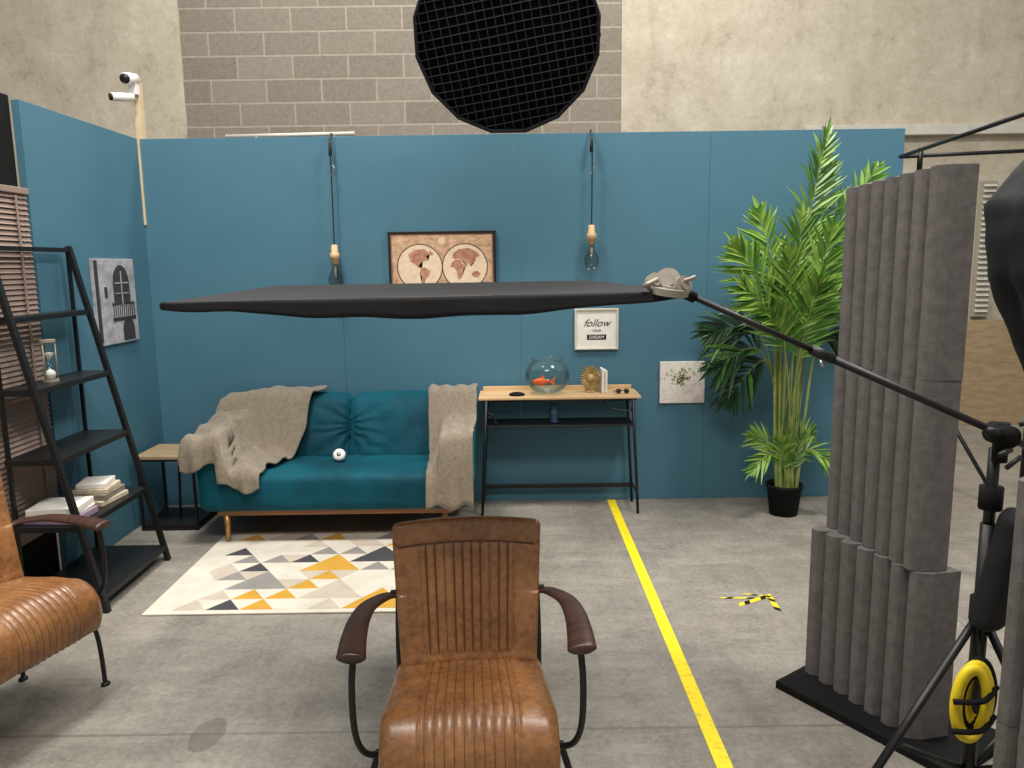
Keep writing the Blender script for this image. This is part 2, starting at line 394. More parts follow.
gbox('back_cushion_right',(.355,.07,.21),.05,(60,10,44),backfn(-1),m_velvet,g)
for sx in (-1,1):
    def armfn(p,q,sx=sx):
        rise=.06*max(0,p.y)*(p.z>0)
        flare=.02*max(0,p.z)*sx
        return Vector((q.x+flare+SC+sx*.705,q.y+4.57,q.z+.395+rise))
    gbox('arm',(.078,.35,.205),.06,(10,30,20),armfn,m_velvet,g)
box('base_rail',(SC,4.55,.185),(1.35,.6,.03),m_rail,g)
for x in (SC-.63,SC+.63):
    for y in (4.27,4.82): tube('leg',[(x,y,.17),(x,y,.0105 if y<4.5 else 0)],[.02,.011],m_gold,g)
# blankets
def rawH(x,y):
    x=max(SX0,min(SX1,x)); y=max(4.215,min(4.93,y))
    h=.41
    if y>4.60:
        t=min(1,(y-4.60)/.16); h=max(h,.42+t*.355)
    if x<SX0+.17 or x>SX1-.17:
        h=max(h,.612+.06*max(0,min(1,(y-4.57)/.35)))
    return h
def H(x,y):
    s=0
    for a in range(-2,3):
        for b in range(-2,3): s+=rawH(x+a*.022,y+b*.014)
    return max(s/25,rawH(x,y)-.012)
def throw(par,inner,outer,side,yfront,yback,hangF,hangS,bulge,seed,nu=60,nv=90):
    ns=8 if side else 0; nf=12
    vs=[];fs=[]; W_=nu+ns+1
    for j in range(nv+nf+1):
        for i in range(W_):
            fv=max(0,(j-nf))/nv; y=yfront+(yback-yfront)*fv
            xa=outer(y); xb=inner(y)
            u=max(0,i-ns)/nu; x=xa+(xb-xa)*u
            z=H(x,y)+.014
            z+=bulge(x,y)
            w=nz(x*7,y*7,seed); w2=nz(x*17,y*17,seed+5)
            z+=.008+.010*w+.005*w2
            dx=dy=0
            if i<ns:
                k=1-i/ns; hs=hangS(y); z=hs+(z-hs)*(1-k)**1.0; x=xa-.012-.03*math.sin(k*1.6)-.012*math.sin(y*38+seed)*k
            if j<nf:
                k=1-j/nf; hf=hangF(x)
                z0=z; z=hf+(z0-hf)*(1-k) if hf<z0 else z0
                dy=-.008-.022*min(1,k*3)-.012*(math.sin(x*46+seed)+.5*math.sin(x*91))*k
            vs.append((x+.008*w2,y+dy+.008*w,z))
    for j in range(nv+nf):
        for i in range(W_-1): a=j*W_+i; fs.append((a,a+1,a+W_+1,a+W_))
    o=obj('knit',vs,fs,m_knit,par,smooth=True)
    md=o.modifiers.new('thick','SOLIDIFY'); md.thickness=.010; md.offset=1
    return o
def lerp_tab(tab,v):
    for (a,xa),(b,xb) in zip(tab[:-1],tab[1:]):
        if a<=v<=b: return xa+(xb-xa)*(v-a)/(b-a)
    return tab[0][1] if v<tab[0][0] else tab[-1][1]
tabL=[(4.1,-1.45),(4.3,-1.42),(4.45,-1.39),(4.6,-1.33),(4.75,-1.25),(5.0,-1.18)]
g=G('throw_blanket',(-1.6,4.5,.6))
def bulL(x,y):
    lim=1 if y<4.62 else max(0,1-(y-4.62)/.12)
    b=.055*math.exp(-((x+1.60)/.13)**2)*math.exp(-((y-4.45)/.22)**2)
    b+=.035*math.exp(-((x+1.76)/.14)**2)*max(0,min(1,(y-4.3)/.3))*(.4+.6*lim)
    b+=.011*math.sin((x*1.0+y*.7)*40+3*nz(x*4,y*4))*(1 if x<-1.3 else .6)*(.4+.6*lim)
    if y>4.7: b-=.05*max(0,min(1,(-1.55-x)/.25))
    return b
throw(g,lambda y: lerp_tab(tabL,y)+.012*math.sin(y*30),lambda y:-1.835,True,4.205,4.955,
      lambda x:(.355+.03*math.sin(x*22) if x>-1.66 else .47+.03*math.sin(x*25)),lambda y:.47+.03*math.sin(y*14),bulL,1.3)
g=G('throw_blanket',(-.38,4.5,.6))
throw(g,lambda y:-.225,lambda y:-.49+(.0 if y<4.35 else -.035*min(1,(y-4.35)/.4)),False,4.205,4.955,
      lambda x:.225+.015*math.sin(x*40),lambda y:.5,lambda x,y:.006*math.sin(x*70+2*nz(x*3,y*5))+.05*math.exp(-((x+.42)/.05)**2)*math.exp(-((y-4.45)/.2)**2),4.1,nu=40)
g=G('white_puck',(-1.06,4.6,.45))
lathe('disc',[(.0,0),(.034,0),(.038,.006),(.036,.016),(.02,.02),(0,.02)],m_white,g,(-1.05,4.53,.450),M4=Matrix.Rotation(math.radians(60),4,'X'))
lathe('dot',[(.0,0),(.012,0),(.012,.003),(0,.003)],m_silver,g,(-1.05,4.512,.461),M4=Matrix.Rotation(math.radians(60),4,'X'))
# ---------------- console desk ----------------
g=G('console_table',(.29,4.83,0))
DX0,DX1,DY0,DY1=-.21,.80,4.69,4.97
box('top',((DX0+DX1)/2,(DY0+DY1)/2,.752),(DX1-DX0,DY1-DY0,.018),m_oak,g,bev=.004)
box('rear_lip',((DX0+DX1)/2,DY1-.008,.775),(DX1-DX0-.04,.012,.03),m_oak,g)
for x,s in ((DX0+.02,-1),(DX1-.02,1)):
    for y in (DY0+.01,DY1-.02): tube('leg',[(x-s*.03,y,.745),(x+s*.01,y,.0)],.009,m_black,g)
    for z in (.735,.57,.14):
        k=1-(z/.745); xx=x-s*.03+s*.04*k; tube('side_rail',[(xx,DY0+.01,z),(xx,DY1-.02,z)],.007,m_black,g)
tube('front_rail',[(DX0+.03,DY0+.01,.738),(DX1-.03,DY0+.01,.738)],.008,m_black,g)
box('lower_shelf',((DX0+DX1)/2,(DY0+DY1)/2,.57),(DX1-DX0-.1,DY1-DY0-.04,.012),m_shelfblk,g)
box('rear_bar',((DX0+DX1)/2,DY1-.02,.115),(DX1-DX0-.03,.012,.03),m_shelfblk,g)
tube('bracket',[(DX1-.24,DY0+.02,.74),(DX1-.2,DY0+.02,.69),(DX1-.12,DY0+.02,.665),(DX1-.06,DY0+.02,.67),(DX1-.045,DY0+.02,.72)],.006,m_black,g,curve=True)
tube('bracket',[(DX0+.045,DY0+.02,.73),(DX0+.05,DY0+.02,.67),(DX0+.09,DY0+.02,.64),(DX0+.11,DY0+.02,.58)],.006,m_black,g,curve=True)
g=G('fish_bowl',(.225,4.83,.762)); bc=(.225,4.83,.7625)
prof=[]
for k in range(15):
    a=math.radians(-62+k*(62+50)/14); prof.append((.142*math.cos(a),.115+.125*math.sin(a)))
lathe('open_glass',[(0,prof[0][1])]+prof+[(.10,.218)],m_glass,g,bc,seg=48)
rimP=[Vector((bc[0]+.1*math.cos(k*math.pi/18),bc[1]+.1*math.sin(k*math.pi/18),bc[2]+.218)) for k in range(37)]
tube('rim',rimP,.003,m_glass,g,seg=8)
wp=[(0,prof[0][1]+.006)]+[(max(r-.005,.0),z+(.005 if i<2 else 0)) for i,(r,z) in enumerate(prof) if z<.13]+[(.134,.13),(0,.13)]
lathe('water',wp,m_water,g,bc,seg=48)
def fish(nm,c,par,s=1.0):
    vs,fs=sweepdata([Vector(c)+Vector((d*s,0,0)) for d in (-.035,-.025,-.01,.01,.025,.035)],[k*s for k in (.003,.011,.016,.014,.006,.003)],10,sy=.6)
    obj(nm,vs,fs,m_orange,par,smooth=True)
    x,y,z=c; obj(nm+'_tail',[(x+.03*s,y,z),(x+.058*s,y-.004,z+.022*s),(x+.05*s,y,z),(x+.058*s,y+.004,z-.022*s)],[(0,1,2),(0,2,3)],m_orange,par)
    obj(nm+'_fin',[(x-.01*s,y,z+.013*s),(x+.015*s,y,z+.012*s),(x+.01*s,y,z+.028*s)],[(0,1,2)],m_orange,par)
fish('goldfish',(.185,4.80,.84),g,1.6)
g=G('gold_sunburst_ornament',(.50,4.85,.762))
vs=[];fs=[]; N=26
for k in range(N):
    a=2*math.pi*k/N
    for da,r,yy in ((-.08,.012,0),(.08,.012,0),(.10,.078,.012),(-.10,.078,-.012)):
        vs.append((.500+math.cos(a+da)*r*.8,4.84+yy,.765+.088+math.sin(a+da)*r))
    fs.append((4*k,4*k+1,4*k+2,4*k+3))
o=obj('rays',vs,fs,m_dustgold,g); o.modifiers.new('s','SOLIDIFY').thickness=.006
tube('hub',[(.50,4.83,.853),(.50,4.86,.853)],.028,m_dustgold,g,seg=18); box('stand',(.50,4.85,.7685),(.06,.05,.012),m_dustgold,g)
g=G('upright_books',(.585,4.86,.762))
box('book',(.577,4.86,.837),(.018,.12,.15),m_paper,g); box('book_2',(.597,4.86,.832),(.016,.12,.14),m_paper,g)
g=G('sunglasses',(.69,4.78,.765))
for x in (.67,.72): lathe('lens',[(0,0),(.016,0),(.016,.005),(0,.005)],m_black,g,(x,4.77,.779),M4=Matrix.Rotation(math.radians(80),4,'X'))
tube('bridge',[(.685,4.768,.783),(.705,4.768,.783)],.003,m_black,g)
for x in (.655,.735): tube('temple',[(x,4.768,.782),(x,4.86,.766)],.003,m_black,g)
g=G('coaster',(.03,4.76,.762)); lathe('disc',[(0,0),(.05,0),(.05,.008),(.03,.016),(0,.016)],m_blackm,g,(.03,4.77,.762))
g=G('small_vase',(.265,4.8,.577)); lathe('body',[(0,0),(.03,0),(.032,.01),(.02,.02),(.035,.05),(.032,.085),(.018,.1),(.026,.12),(.022,.12),(.0,.1)],m_bluevase,g,(.265,4.8,.577))
# ---------------- pictures back wall ----------------
g=G('world_map_picture',(-.43,WY-.015,1.53))
mx0,mx1,mz0,mz1=-.77,-.10,1.33,1.785
box('print',((mx0+mx1)/2,WY-.014,(mz0+mz1)/2),(mx1-mx0,.02,mz1-mz0),m_map,g,bev=0)
for c_ in (mz1,mz0): box('frame',((mx0+mx1)/2,WY-.017,c_),(mx1-mx0+.02,.03,.014),m_black,g)
for x in (mx0,mx1): box('frame',(x,WY-.017,(mz0+mz1)/2),(.014,.03,mz1-mz0),m_black,g)
hw=mx1-mx0; hh=mz1-mz0
L_=(mx0+.285*hw,mz0+.52*hh); R2=(mx0+.715*hw,mz0+.52*hh); rx_=.21*hw; rz_=.31*hh
conts=[(L_,[(-.55,.62),(-.2,.82),(.25,.85),(.5,.62),(.3,.5),(.42,.32),(.15,.28),(-.02,.12),(-.05,.02),(.1,-.05),(-.08,-.02),(-.22,.12),(-.42,.25),(-.5,.45)]),
 (L_,[(.08,-.05),(.25,-.02),(.52,-.2),(.42,-.42),(.25,-.6),(.18,-.85),(.08,-.8),(.1,-.5),(-.02,-.25)]),
 (L_,[(.45,.8),(.65,.65),(.6,.5),(.5,.62)]),
 (R2,[(-.62,.2),(-.45,.34),(-.2,.3),(-.1,.1),(.05,.06),(-.08,-.12),(-.1,-.4),(-.25,-.62),(-.36,-.55),(-.4,-.2),(-.5,-.05),(-.7,.0)]),
 (R2,[(-.6,.42),(-.55,.62),(-.3,.82),(.2,.88),(.6,.68),(.72,.5),(.55,.42),(.5,.25),(.32,.12),(.28,-.02),(.18,.2),(.08,.0),(-.02,.2),(-.18,.32),(-.32,.38),(-.45,.36)]),
 (R2,[(.4,-.25),(.58,-.2),(.75,-.35),(.62,-.55),(.38,-.48),(.32,-.35)])]
for (cx,cz),pl in conts:
    pts=[(cx+a*rx_*.95,WY-.0246,cz+b*rz_*.95) for a,b in pl]; bm=bmesh.new(); f=bm.faces.new([bm.verts.new(p) for p in pts]); bmesh.ops.triangulate(bm,faces=[f]); bm.verts.index_update()
    obj('continent',[v.co[:] for v in bm.verts],[[v.index for v in f.verts] for f in bm.faces],m_land,g); bm.free()
g=G('quote_frame',(.555,WY-.01,1.15)); q0,q1,p0,p1=.418,.69,1.025,1.28
box('paper',((q0+q1)/2,WY-.008,(p0+p1)/2),(q1-q0,.01,p1-p0),m_paper,g,bev=0)
for z in (p0,p1): box('frame',((q0+q1)/2,WY-.012,z),(q1-q0+.012,.024,.012),m_mount,g)
for x in (q0,q1): box('frame',(x,WY-.012,(p0+p1)/2),(.012,.024,p1-p0),m_mount,g)
text('lettering','follow',.068,(.552,WY-.0145,1.17),(math.pi/2,0,0),m_black,g,.5); text('lettering_2','YOUR',.022,(.555,WY-.0145,1.135),(math.pi/2,0,0),m_black,g)
box('label',(.555,WY-.0135,1.10),(.125,.001,.034),m_black,g,bev=0)
text('lettering_3','DREAM',.03,(.555,WY-.0147,1.09),(math.pi/2,0,0),m_paper,g)
g=G('flower_canvas',(1.12,WY-.01,.795)); fc=1.118; fz=.795
box('canvas',(fc,WY-.011,fz),(.295,.022,.275),m_canvas,g)
vs=[];fs=[];mi=[]
for k in range(90):
    a=random.uniform(-1.1,1.1); r=random.uniform(.02,.12); cx=fc+.02*random.gauss(0,1); cz=fz-.04+random.random()*.06
    x=cx+r*math.sin(a); z=cz+abs(r*math.cos(a))*.9; s=.013; b=len(vs); an=random.random()*6
    z=min(z,fz+.125)
    for dx,dz in ((0,-.3),(1,0),(0,.3),(-1,0)): vs.append((x+s*(dx*math.cos(an)-dz*math.sin(an)),WY-.0228,z+s*(dx*math.sin(an)+dz*math.cos(an))))
    fs.append((b,b+3,b+2,b+1)); mi.append(0 if random.random()<.75 else 1)
obj('foliage',vs,fs,[m_leafB,M('petal_pink',(200,140,150),.7)],g,mi=mi)
# ---------------- pendants ----------------
for X,bz in ((-1.11,1.715),(.515,1.815)):
    g=G('pendant_lamp',(X,WY-.09,bz)); y=WY-.07
    tube('cord',[(X-.0,WY-.01,2.40),(X,y,2.34),(X+.003,y,2.2),(X,y,bz-.02)],.0042,m_cordm,g,curve=True)
    tube('plug',[(X,WY-.045,2.34),(X,y+.01,2.26)],.011,m_cordm,g); tube('hook',[(X+.01,y,2.2),(X+.025,y,2.18),(X+.01,y,2.15),(X-.01,y,2.12)],.004,m_silver,g,curve=True)
    tube('hanger',[(X,WY+.05,2.39),(X,WY-.02,2.40),(X,WY-.045,2.355)],.004,m_cordm,g,curve=True)
    lathe('socket',[(0,0),(.012,0),(.020,-.004),(.022,-.05),(.030,-.054),(.031,-.085),(.022,-.09),(.022,-.125),(.0,-.125)][::-1],m_oak,g,(X,y,bz))
    lathe('bulb',[(.014,0),(.018,-.02),(.034,-.055),(.048,-.09),(.047,-.115),(.037,-.142),(.015,-.158),(0,-.16)][::-1],m_bulb,g,(X,y,bz-.122))
    tube('filament_holder',[(X,y,bz-.125),(X,y,bz-.21)],[.009,.004],m_mount,g)
# ---------------- rug ----------------
g=G('geometric_rug',(-.95,3.87,0))
RX0,RX1,RY0,RY1=-1.72,-.12,3.33,4.42
m_r=[M('rug_cream',(212,205,190),.95,bump=.4,bscale=200),M('rug_mustard',(200,152,52),.95,bump=.4,bscale=200),M('rug_charcoal',(64,64,68),.95),M('rug_grey',(140,136,132),.95),M('rug_beige',(190,178,162),.95)]
box('pile',((RX0+RX1)/2,(RY0+RY1)/2,.005),(RX1-RX0,RY1-RY0,.009),m_r[0],g,bev=.003)
vs=[];fs=[];mi=[]; rs=random.Random(12)
nr=9; chh=(RY1-RY0-.07)/nr; bw=.158; ax0=RX0+.12; ay0=RY0+.035
big={}
def mark(j,k,m):
    if (j+k)%2: k+=1
    for dj,dk in ((0,0),(0,1),(0,2),(1,1)): big[(j+dj,k+dk)]=m
mark(0,10,1); mark(1,6,4); mark(4,5,1); mark(5,10,0); mark(3,12,1); mark(2,2,3); mark(6,1,0); mark(5,8,2); mark(2,9,0)
xmax=RX1-.04
for j in range(nr):
    k=0
    while True:
        x=ax0+k*bw/2
        if x+bw>xmax: break
        y0=ay0+j*chh; y1=y0+chh; up=(k+j)%2==0
        m=big.get((j,k))
        if m is None: m=rs.choice([0,0,1,1,2,3,3,4,2]) if up else rs.choice([0,0,0,0,0,0,0,3,4])
        P=[(x,y0),(x+bw,y0),(x+bw/2,y1)] if up else [(x,y1),(x+bw/2,y0),(x+bw,y1)]
        b=len(vs); vs+=[(p[0],p[1],.0102) for p in P]; fs.append((b,b+1,b+2)); mi.append(m)
        k+=1
obj('pattern',vs,fs,m_r,g,mi=mi)
# ---------------- leather chair ----------------
def chair(loc,rz):
    g=G('leather_armchair',loc,rz,world=False); g.o.scale=(1,.84,1)
    def ch(x,wd,lim,k=1):
        if abs(x)>lim: return -.005*math.exp(-((abs(x)-lim)/.006)**2)
        return k*(.008*abs(math.cos(math.pi*x/wd))**.6-.004)
    def groove(x,wd,lim,w_=.0020):
        if abs(x)>lim+.004: return False
        u=(x/wd+.5)%1; return min(u,1-u)*wd<w_
    def bf(p,q):
        if -.84<p.z<.66: d=ch(q.x,.0255,.128)*min(1,(.66-p.z)/.06)*min(1,(p.z+.84)/.06)
        else: d=.002
        if .66<p.z<.73: d=-.003
        sgn=-1 if p.y<0 else 1
        d2=d if abs(p.y)>.5 else 0
        w=1+.055*p.z
        y=q.y+sgn*d2-.03*(p.x**2)
        return Vector((q.x*w,.185+y+.10*(q.z+.2)/.4,.645+q.z-.008*(p.x**2)*(p.z>0)))
    gbox('back',(.205,.021,.205),.018,(164,6,60),bf,[m_leather,m_seam_shade],g,mfn=lambda c:1 if abs(c.y)>.9 and (-.84<c.z<.66 and groove(c.x*.205,.0255,.128) or .68<c.z<.71 and abs(c.x)<.93) else 0)
    s0=.30; R=.085
    def sf(p,q):
        s=(1-p.y)/2*.56
        t=q.z; d=0
        if p.z>.5: d=ch(q.x,.0225,.112,.6)+.012*math.exp(-((s-.28)/.13)**2)*(1-p.x**2)+.004*nz(p.x*2,p.y*3,2)
        n=t+d
        wid=1+.10*min(1,s/.35)
        if s<s0+.05:
            return Vector((q.x*wid,.215-s,.415+.015*(s/(s0+.05))+n))
        a=(s-s0-.05)/R; a=min(a,2.2)
        yc=.215-s0-.05; zc=.43-R
        return Vector((q.x*wid,yc-math.sin(a)*(R+n),zc+math.cos(a)*(R+n)))
    gbox('seat',(.205,.28,.035),.03,(200,60,8),sf,[m_leather,m_seam_shade],g,mfn=lambda c:1 if c.z>.9 and groove(c.x*.205,.0225,.112,.0012) and abs(c.y)<.95 else 0)
    for s in (-1,1):
        P=catmull([(s*.205,.215,.640),(s*.235,.19,.647),(s*.272,.10,.655),(s*.286,.0,.655),(s*.286,-.12,.652),(s*.280,-.225,.645)],8)
        n=len(P); W=[.017+.020*(i/(n-1)) for i in range(n)]; W[-1]*=.8; W[0]*=.6
        vs,fs=sweepdata(P,W,16,sx=.40,sy=1.0,up0=(0,0,1)); obj('armrest',vs,fs,m_dkwood,g,smooth=True)
        tube('arm_tube',[(s*.278,-.19,.645),(s*.285,-.20,.56),(s*.283,-.195,.44),(s*.265,-.17,.37),(s*.225,-.14,.345),(s*.15,-.13,.345)],.0085,m_black,g,curve=True)
        tube('leg_front',[(s*.235,-.12,.345),(s*.272,-.135,.20),(s*.282,-.14,.0)],.009,m_black,g,curve=True)
        tube('leg_rear',[(s*.20,.20,.38),(s*.215,.24,.2),(s*.225,.27,.0)],.009,m_black,g,curve=True)
        for x,y in ((s*.282,-.14),(s*.225,.27)): lathe('foot',[(.0,0),(.018,0),(.018,.008),(.009,.014)],m_black,g,(x,y,0),seg=16)
        tube('back_post',[(s*.200,.19,.35),(s*.203,.205,.50),(s*.200,.235,.66)],.009,m_black,g,curve=True)
        tube('seat_rail',[(s*.19,.21,.355),(s*.19,-.14,.345)],.009,m_black,g)
        box('arm_bracket',(s*.208,.215,.645),(.03,.02,.02),m_black,g)
    tube('cross_front',[(-.2,-.135,.345),(.2,-.135,.345)],.009,m_black,g); tube('cross_rear',[(-.2,.2,.355),(.2,.2,.355)],.009,m_black,g)
    return g
chair((-.127,1.925,0),math.radians(3))
chair((-1.775,2.51,0),math.radians(90-17))
# ---------------- plant ----------------
g=G('potted_palm',(1.70,4.66,0)); pc=(1.70,4.66,0)
lathe('pot',[(0,0),(.085,0),(.105,.17),(.112,.175),(.112,.195),(.1,.195),(.097,.17),(0,.17)],m_blackm,g,pc)
lathe('soil',[(0,.172),(.098,.172)],m_soil,g,pc)
vs=[];fs=[];mi=[]
rp=random.Random(11)
def leaflet(p,d,L,w,m,up):
    d=d.normalized(); s=d.cross(up)
    if s.length<1e-3: s=Vector((1,0,0))
    s.normalize(); u=s.cross(d)
    k=len(vs); droop=Vector((0,0,-1)); dr=rp.uniform(.05,.32)
    for t,ww in [(0,.3),(.3,1),(.65,.75),(1,.02)]:
        c=p+d*L*t+droop*(L*dr*t*t)
        if c.y>4.975: c.y=4.975
        vs.append(c-s*w*ww/2+u*w*.22*ww); vs.append(c-u*w*.1*ww); vs.append(c+s*w*ww/2+u*w*.22*ww)
    for i in range(3):
        a=k+3*i; fs.append((a,a+1,a+4,a+3)); fs.append((a+1,a+2,a+5,a+4)); mi.extend((m,m))
def frond(base,mid,tip,L=.24,start=.35,n=30,m=0,wd=.026,sp=.85):
    P=catmull([Vector(base),Vector(mid),Vector(tip)],16); N=len(P)
    v2,f2=sweepdata(P,[.008*(1-.75*i/(N-1)) for i in range(N)],6); k=len(vs)
    vs.extend(v2); fs.extend([tuple(a+k for a in f) for f in f2]); mi.extend([3]*len(f2))
    nrm=Vector((rp.uniform(-.5,.5),-1,rp.uniform(.0,.8))).normalized(); n=int(n*.66)
    for i in range(n):
        t=start+(1-start)*i/(n-1)
        u=(t-start)/(1-start)
        ln=L*1.12*(.45+.75*math.sin(math.pi*min(1,u*.85+.12)))*(1-.35*u)
        for s in (-1,1):
            q=min(N-1.001,max(0,(t+rp.uniform(-.012,.012))*(N-1))); a=min(int(q),N-2); p=P[a].lerp(P[a+1],q-a); tg=(P[a+1]-P[a]).normalized(); side=tg.cross(nrm).normalized()
            d=tg*(sp+.5*u+rp.uniform(-.25,.25))+side*s*(1.0-.45*u)+nrm*rp.uniform(-.3,.5)
            r=rp.random(); mm=m if r<.65 else ((m+1)%2 if m<2 else (2 if r<.9 else 0))
            leaflet(p,d,ln*rp.uniform(.75,1.15),wd*rp.uniform(.75,1.2),mm,nrm)
    leaflet(P[-1],(P[-1]-P[-3]),L*.6,wd,m,nrm)
bx,by=1.70,4.66
def F(x,z,mx,mz,y=0,my=0,**k):
    frond((bx+rp.uniform(-.05,.05),by+rp.uniform(-.04,.04),.16),(mx,by+my,mz),(x,min(4.93,by+y),z),**k)
F(1.88,2.30,1.74,1.45,.05,0,L=.24,start=.5,n=44,m=0)
F(1.95,2.12,1.80,1.35,.15,.05,L=.24,start=.5,n=36,m=0)
F(2.26,2.12,1.90,1.5,.22,.1,L=.2,start=.55,n=34,m=0)
F(1.48,1.86,1.64,1.2,.0,-.05,L=.25,start=.5,n=36,m=1)
F(1.32,1.66,1.60,1.2,-.12,-.05,L=.25,start=.52,n=36,m=1)
F(1.36,1.42,1.62,1.1,-.2,-.1,L=.25,start=.5,n=34,m=1)
F(1.24,1.14,1.55,1.1,.12,.05,L=.22,start=.55,n=30,m=2,wd=.03)
F(1.27,.93,1.56,1.0,.05,.05,L=.22,start=.55,n=28,m=2,wd=.03)
F(1.36,.72,1.60,.95,.12,.05,L=.2,start=.6,n=22,m=2,wd=.028)
F(1.70,1.80,1.70,1.1,-.1,-.05,L=.27,start=.5,n=36,m=1)
F(1.58,1.60,1.68,1.1,-.25,-.1,L=.26,start=.5,n=34,m=1)
F(1.84,1.75,1.76,1.1,-.2,-.05,L=.26,start=.5,n=34,m=0)
F(1.99,1.42,1.78,1.15,-.1,-.05,L=.24,start=.5,n=32,m=0)
F(2.02,1.10,1.80,1.05,.05,0,L=.22,start=.55,n=28,m=2)
F(2.10,1.65,1.83,1.3,.15,.05,L=.24,start=.5,n=32,m=0)
F(1.50,1.25,1.62,1.0,-.3,-.15,L=.22,start=.55,n=30,m=0)
F(1.72,1.45,1.70,1.0,-.35,-.15,L=.24,start=.5,n=32,m=0)
F(1.45,.33,1.60,.40,-.15,-.05,L=.14,start=.35,n=20,m=0,wd=.018)
F(1.93,.36,1.80,.42,-.12,-.05,L=.14,start=.35,n=20,m=0,wd=.018)
F(1.52,.48,1.63,.42,.1,.0,L=.14,start=.4,n=20,m=1,wd=.018)
F(1.89,.52,1.77,.45,.1,.0,L=.14,start=.4,n=20,m=0,wd=.018)
F(1.64,.50,1.67,.35,-.1,-.05,L=.13,start=.4,n=20,m=1,wd=.018)
F(1.76,.52,1.74,.35,-.1,-.05,L=.13,start=.4,n=20,m=0,wd=.018)
for k in range(9):
    x=bx+rp.uniform(-.07,.07); y=by+rp.uniform(-.05,.05)
    v2,f2=sweepdata(catmull([(x,y,.16),(x+(x-bx)*.5,y,.6),(x+(x-bx)*1.1+rp.uniform(-.03,.03),y,1.15)],6),[.013]*6+[.009]*7,8); kk=len(vs); vs.extend(v2); fs.extend([tuple(a+kk for a in f) for f in f2]); mi.extend([3]*len(f2))
obj('foliage',vs,fs,[m_leafA,m_leafB,m_leafC,m_stalk],g,mi=mi)
# ---------------- flag on boom ----------------
g=G('black_flag_scrim',(-.25,2.4,1.5))
NL=Vector((-.812,1.8,1.493));NR=Vector((.405,1.8,1.503));FL=Vector((-.905,3.0,1.500));FR=Vector((.305,3.0,1.503))
vs=[];fs=[];N=60
for j in range(N+1):
    for i in range(N+1):
        u=i/N;v_=j/N
        p=(NL.lerp(NR,u)).lerp(FL.lerp(FR,u),v_)
        edge=math.sin(math.pi*u)*math.sin(math.pi*v_)
        p=p+Vector((0,0,.009-.016*edge+.003*nz(u*7,v_*4,1)*edge**.3))
        vs.append(p)
for j in range(N):
    for i in range(N): a=j*(N+1)+i; fs.append((a,a+1,a+N+2,a+N+1))
obj('fabric',vs,fs,m_cloth,g,smooth=True)
vs=[];fs=[];N=90
def hemd(u):
    base=lerp_tab([(0,.008),(.12,.016),(.2,.024),(.34,.036),(.5,.040),(.68,.036),(.85,.022),(1,.006)],u)
    return base+.002*math.sin(u*29)+.0025*nz(u*12,0)
for i in range(N+1):
    u=i/N; p=NL.lerp(NR,u); dp=hemd(u)
    for k in range(5):
        f=k/4; vs.append(p+Vector((0,-.008+.003*nz(u*9,f*2,2)*f-.003*f,.009-(dp+.009)*f)))
for i in range(N):
    for k in range(4): a=i*5+k; fs.append((a,a+5,a+6,a+1))
o=obj('hem',vs,fs,m_cloth,g,smooth=True); o.modifiers.new('s','SOLIDIFY').thickness=.003
for a,b in ((NL,NR),(NR,FR),(FR,FL),(FL,NL)): tube('frame',[a,b],.008,m_black,g)
g=G('boom_arm_clamp',(.38,1.8,1.53))
for k,(x,y,z,r,rx,ry) in enumerate(((.335,1.80,1.532,.022,1.15,.3),(.365,1.795,1.535,.030,1.25,-.35),(.395,1.78,1.525,.022,1.3,.5),(.37,1.79,1.512,.042,.12,.1))):
    lathe('disc',[(0,-.008),(r,-.008),(r,.008),(r*.55,.008),(r*.55,.013),(0,.013)],m_tan,g,(x,y,z),M4=Matrix.Rotation(rx,4,'X')@Matrix.Rotation(ry,4,'Y'),seg=24,smooth=False)
tube('handle',[(.34,1.79,1.54),(.305,1.78,1.525)],.005,m_tan,g); tube('handle',[(.385,1.78,1.53),(.42,1.76,1.545)],.0045,m_tan,g)
tube('bolt',[(.395,1.80,1.512),(.43,1.805,1.495)],.013,m_blackm,g)
g=G('light_stand',(1.23,1.9,0))
S=Vector((1.225,1.88,1.14)); B0=Vector((.41,1.80,1.505)); d=(S-B0).normalized()
tube('boom',[B0,B0+d*.42],.0072,m_black,g); tube('boom_outer',[B0+d*.36,S+d*.35],.0095,m_black,g); tube('boom_collar',[B0+d*.34,B0+d*.40],.013,m_black,g)
tube('boom_clip',[B0+d*.36+Vector((0,0,-.01)),B0+d*.365+Vector((0,-.02,-.03))],.004,m_silver,g)
tube('head',[S+Vector((0,-.035,0)),S+Vector((0,.035,0))],.028,m_blackm,g,seg=18); tube('head_b',[S+Vector((0,0,-.07)),S+Vector((0,0,.03))],.018,m_blackm,g)
tube('knob',[S+Vector((-.02,-.03,.01)),S+Vector((-.06,-.04,.02))],.010,m_black,g); tube('knob_2',[S+Vector((.0,-.04,-.03)),S+Vector((-.045,-.07,-.035))],.007,m_black,g)
tube('t_handle',[S+Vector((.01,-.05,.035)),S+Vector((.045,-.055,.05))],.006,m_black,g); tube('t_handle_b',[S+Vector((.02,-.05,-.045)),S+Vector((-.02,-.06,-.07))],.006,m_black,g)
tube('column_top',[(1.225,1.9,1.1),(1.225,1.9,.85)],.014,m_black,g); tube('column',[(1.225,1.9,.9),(1.225,1.9,.12)],.019,m_black,g)
tube('collar',[(1.225,1.9,1.0),(1.225,1.9,.94)],.028,m_blackm,g); tube('collar_2',[(1.225,1.9,.70),(1.225,1.9,.64)],.028,m_blackm,g)
